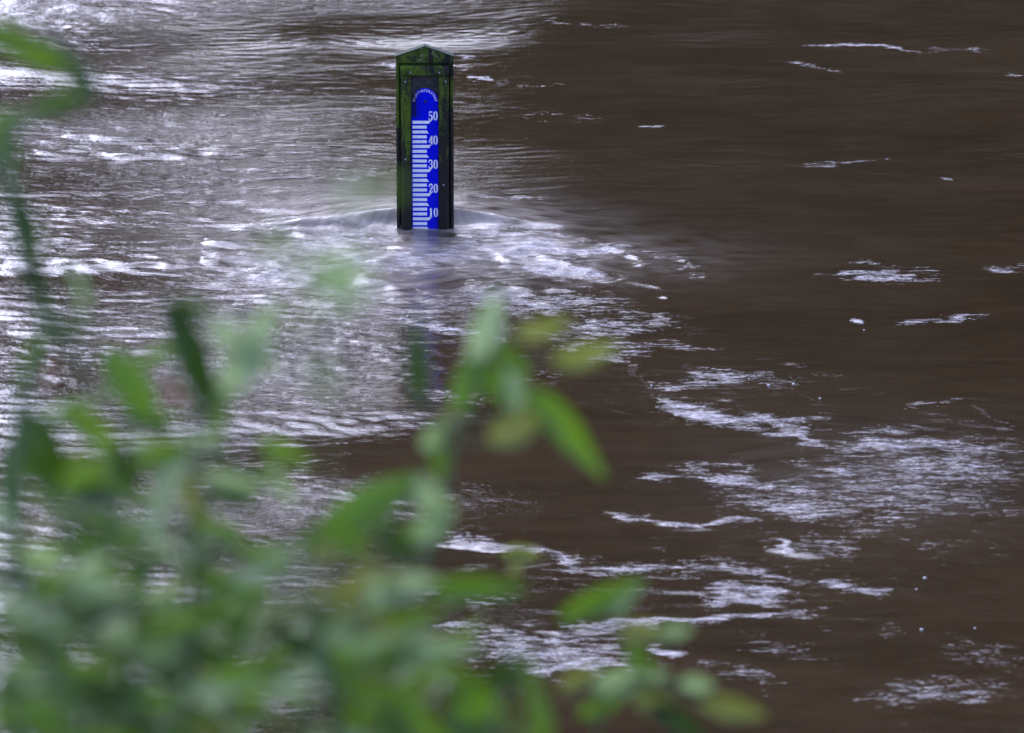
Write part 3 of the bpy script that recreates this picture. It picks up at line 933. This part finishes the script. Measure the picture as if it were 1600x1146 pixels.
# --- C: sprig in the middle of the picture
C_ = plant('willow_sprig', 'slender sprig with arching drooping leaf in the middle below the gauge', 'plant', 690, 1146, 6.3)
stem_px(C_, [(640, 1080), (665, 900), (695, 740), (735, 630), (770, 540)], 6.3, .0036)
for k, a, b, w, roll, arch in [
    ('d', (655, 640), (650, 488), 42, .1, .06), ('l', (735, 570), (785, 452), 64, .6, .08), ('g', (715, 650), (745, 540), 52, .2, .05),
    ('l', (800, 650), (795, 555), 62, .7, .06), ('g', (815, 605), (955, 745), 62, .1, .18), ('y', (725, 630), (675, 700), 48, .5, .06),
    ('l', (655, 700), (715, 650), 40, .8, .05), ('g', (690, 690), (690, 760), 42, .5, .05), ('y', (760, 690), (865, 645), 62, .5, .08),
    ('g', (770, 540), (830, 590), 40, .4, .1), ('y', (860, 560), (975, 545), 52, .9, .1), ('y', (800, 520), (900, 505), 44, 1.0, .1),
    ('g', (745, 560), (800, 640), 54, .4, .1)]:
    leaf_px(C_, k, a, b, w, 6.3, roll, arch)
# --- D: low sprays along the bottom
D_ = bush('leafy_shrub', 'low dark leaved shrub at the bottom edge below the foam', 700, 1200, 5.6,
          [(730, 1075), (830, 1060), (640, 1090), (690, 1110)], 3.2, 'ddgg', GRP, .03)
leaf_px(D_, 'd', (735, 1190), (715, 1050), 90, 5.6, .1, .05)
leaf_px(D_, 'd', (620, 1180), (618, 1070), 66, 5.6, .1, .05)
leaf_px(D_, 'g', (850, 1190), (825, 1020), 46, 5.6, .2, .08)
leaf_px(D_, 'g', (690, 1040), (800, 1130), 46, 5.6, .4, .1)
E = plant('spreading_sprig', 'thin low sprig with teal green leaf reaching right across the foam', 'plant', 900, 1200, 6.6)
stem_px(E, [(930, 1160), (985, 1060), (1000, 990), (940, 950)], 6.6, .003)
tube('twig', smooth_path([in_air(x, y, 6.6) for x, y in ((985, 1060), (1070, 1080), (1170, 1110))]), .0028, .0018, E)
for k, a, b, w, roll, arch in [
    ('g', (870, 970), (1012, 905), 50, .5, .08), ('l', (930, 960), (1010, 915), 36, .8, .05), ('y', (960, 985), (1060, 995), 48, .5, .06), ('l', (1020, 990), (1085, 985), 34, .9, .06),
    ('l', (920, 1070), (1050, 1055), 52, .7, .08), ('g', (980, 1000), (1020, 1060), 40, .4, .05), ('y', (985, 1085), (1060, 1110), 44, .6, .06),
    ('d', (1010, 1100), (1110, 1160), 44, .2, .08), ('y', (1090, 1095), (1200, 1122), 46, .6, .08), ('l', (1060, 1065), (1120, 1075), 36, .8, .06),
    ('g', (900, 1120), (990, 1080), 40, .7, .08), ('y', (870, 1075), (940, 1040), 30, .8, .08)]:
    leaf_px(E, k, a, b, w, 6.6, roll, arch)
# --- F: blurred spray close to the lens
Fp = plant('pale_sprig', 'very blurred pale green sprig floating before the foam left of the gauge', 'plant', 470, 1200, 3.7)
stem_px(Fp, [(480, 1150), (500, 800), (520, 560), (470, 430), (560, 330)], 3.7, .0016)
for k, a, b, w, roll in [('l', (545, 335), (548, 268), 34, .6), ('y', (592, 312), (587, 262), 28, .4), ('g', (590, 296), (640, 292), 26, .4), ('g', (400, 380), (480, 410), 46, .5),
                   ('l', (470, 430), (590, 400), 60, .8), ('l', (500, 470), (590, 440), 50, .8), ('y', (460, 520), (470, 440), 34, .5), ('l', (420, 545), (330, 500), 60, .8), ('l', (482, 578), (530, 600), 40, .9)]:
    leaf_px(Fp, k, a, b, w, 3.7, roll, .08)
# --- G: single leaf tip further out
G = plant('yellow_sprig', 'small yellow green leaf on a thin stalk over the lower foam streak', 'plant', 800, 1200, 8.2)
stem_px(G, [(770, 1160), (790, 1000), (800, 880)], 8.2, .0026)
leaf_px(G, 'y', (782, 866), (848, 866), 34, 8.2, .5, .06)
leaf_px(G, 'y', (800, 900), (812, 848), 30, 8.2, .5, .06)

# every leaf foot that does not sit on a stem gets a thin twig to the nearest one
for pl, p in FEET:
    q = min(PATHS[pl.name], key=lambda v: (v - p).length + .6 * max(0, v.z - p.z))
    L = (q - p).length
    if L > .012:
        tube('twig', smooth_path([q, q.lerp(p, .5) + Vector((0, 0, -.06 * L)), p], 5), .0024, .0014, pl, 5)

# ------------------------------------------------------------------ bubbles drifting on the water
m_bub = simple_mat('foam bubble', (.48, .45, .45), .4)
bm = bmesh.new()
bmesh.ops.create_uvsphere(bm, u_segments=12, v_segments=8, radius=1)
for v in bm.verts: v.co.z *= .7
bub = bm_mesh('foam_bubble', bm, m_bub, True)
for px, py, r in [(1240, 600, 4), (1201, 603, 4), (1281, 623, 3), (1445, 905, 4), (1440, 985, 4), (1150, 655, 2.5), (1018, 604, 3), (1170, 592, 2.5), (1347, 508, 3.5), (1350, 518, 2.5), (1432, 922, 2.5), (1523, 982, 2.5)]:
    x, y = on_water(px, py)
    i, j = np.searchsorted(XS, x), np.searchsorted(YS, y)
    o = link('foam_bubble', bub)
    o.location = (x, y, float(Z[j, i]) + .001)
    o.scale = (r * .6 / 387,) * 3
    tag(o, 'small white foam bubble drifting on the brown river surface', 'bubble', 'foam bubbles drifting on the river')
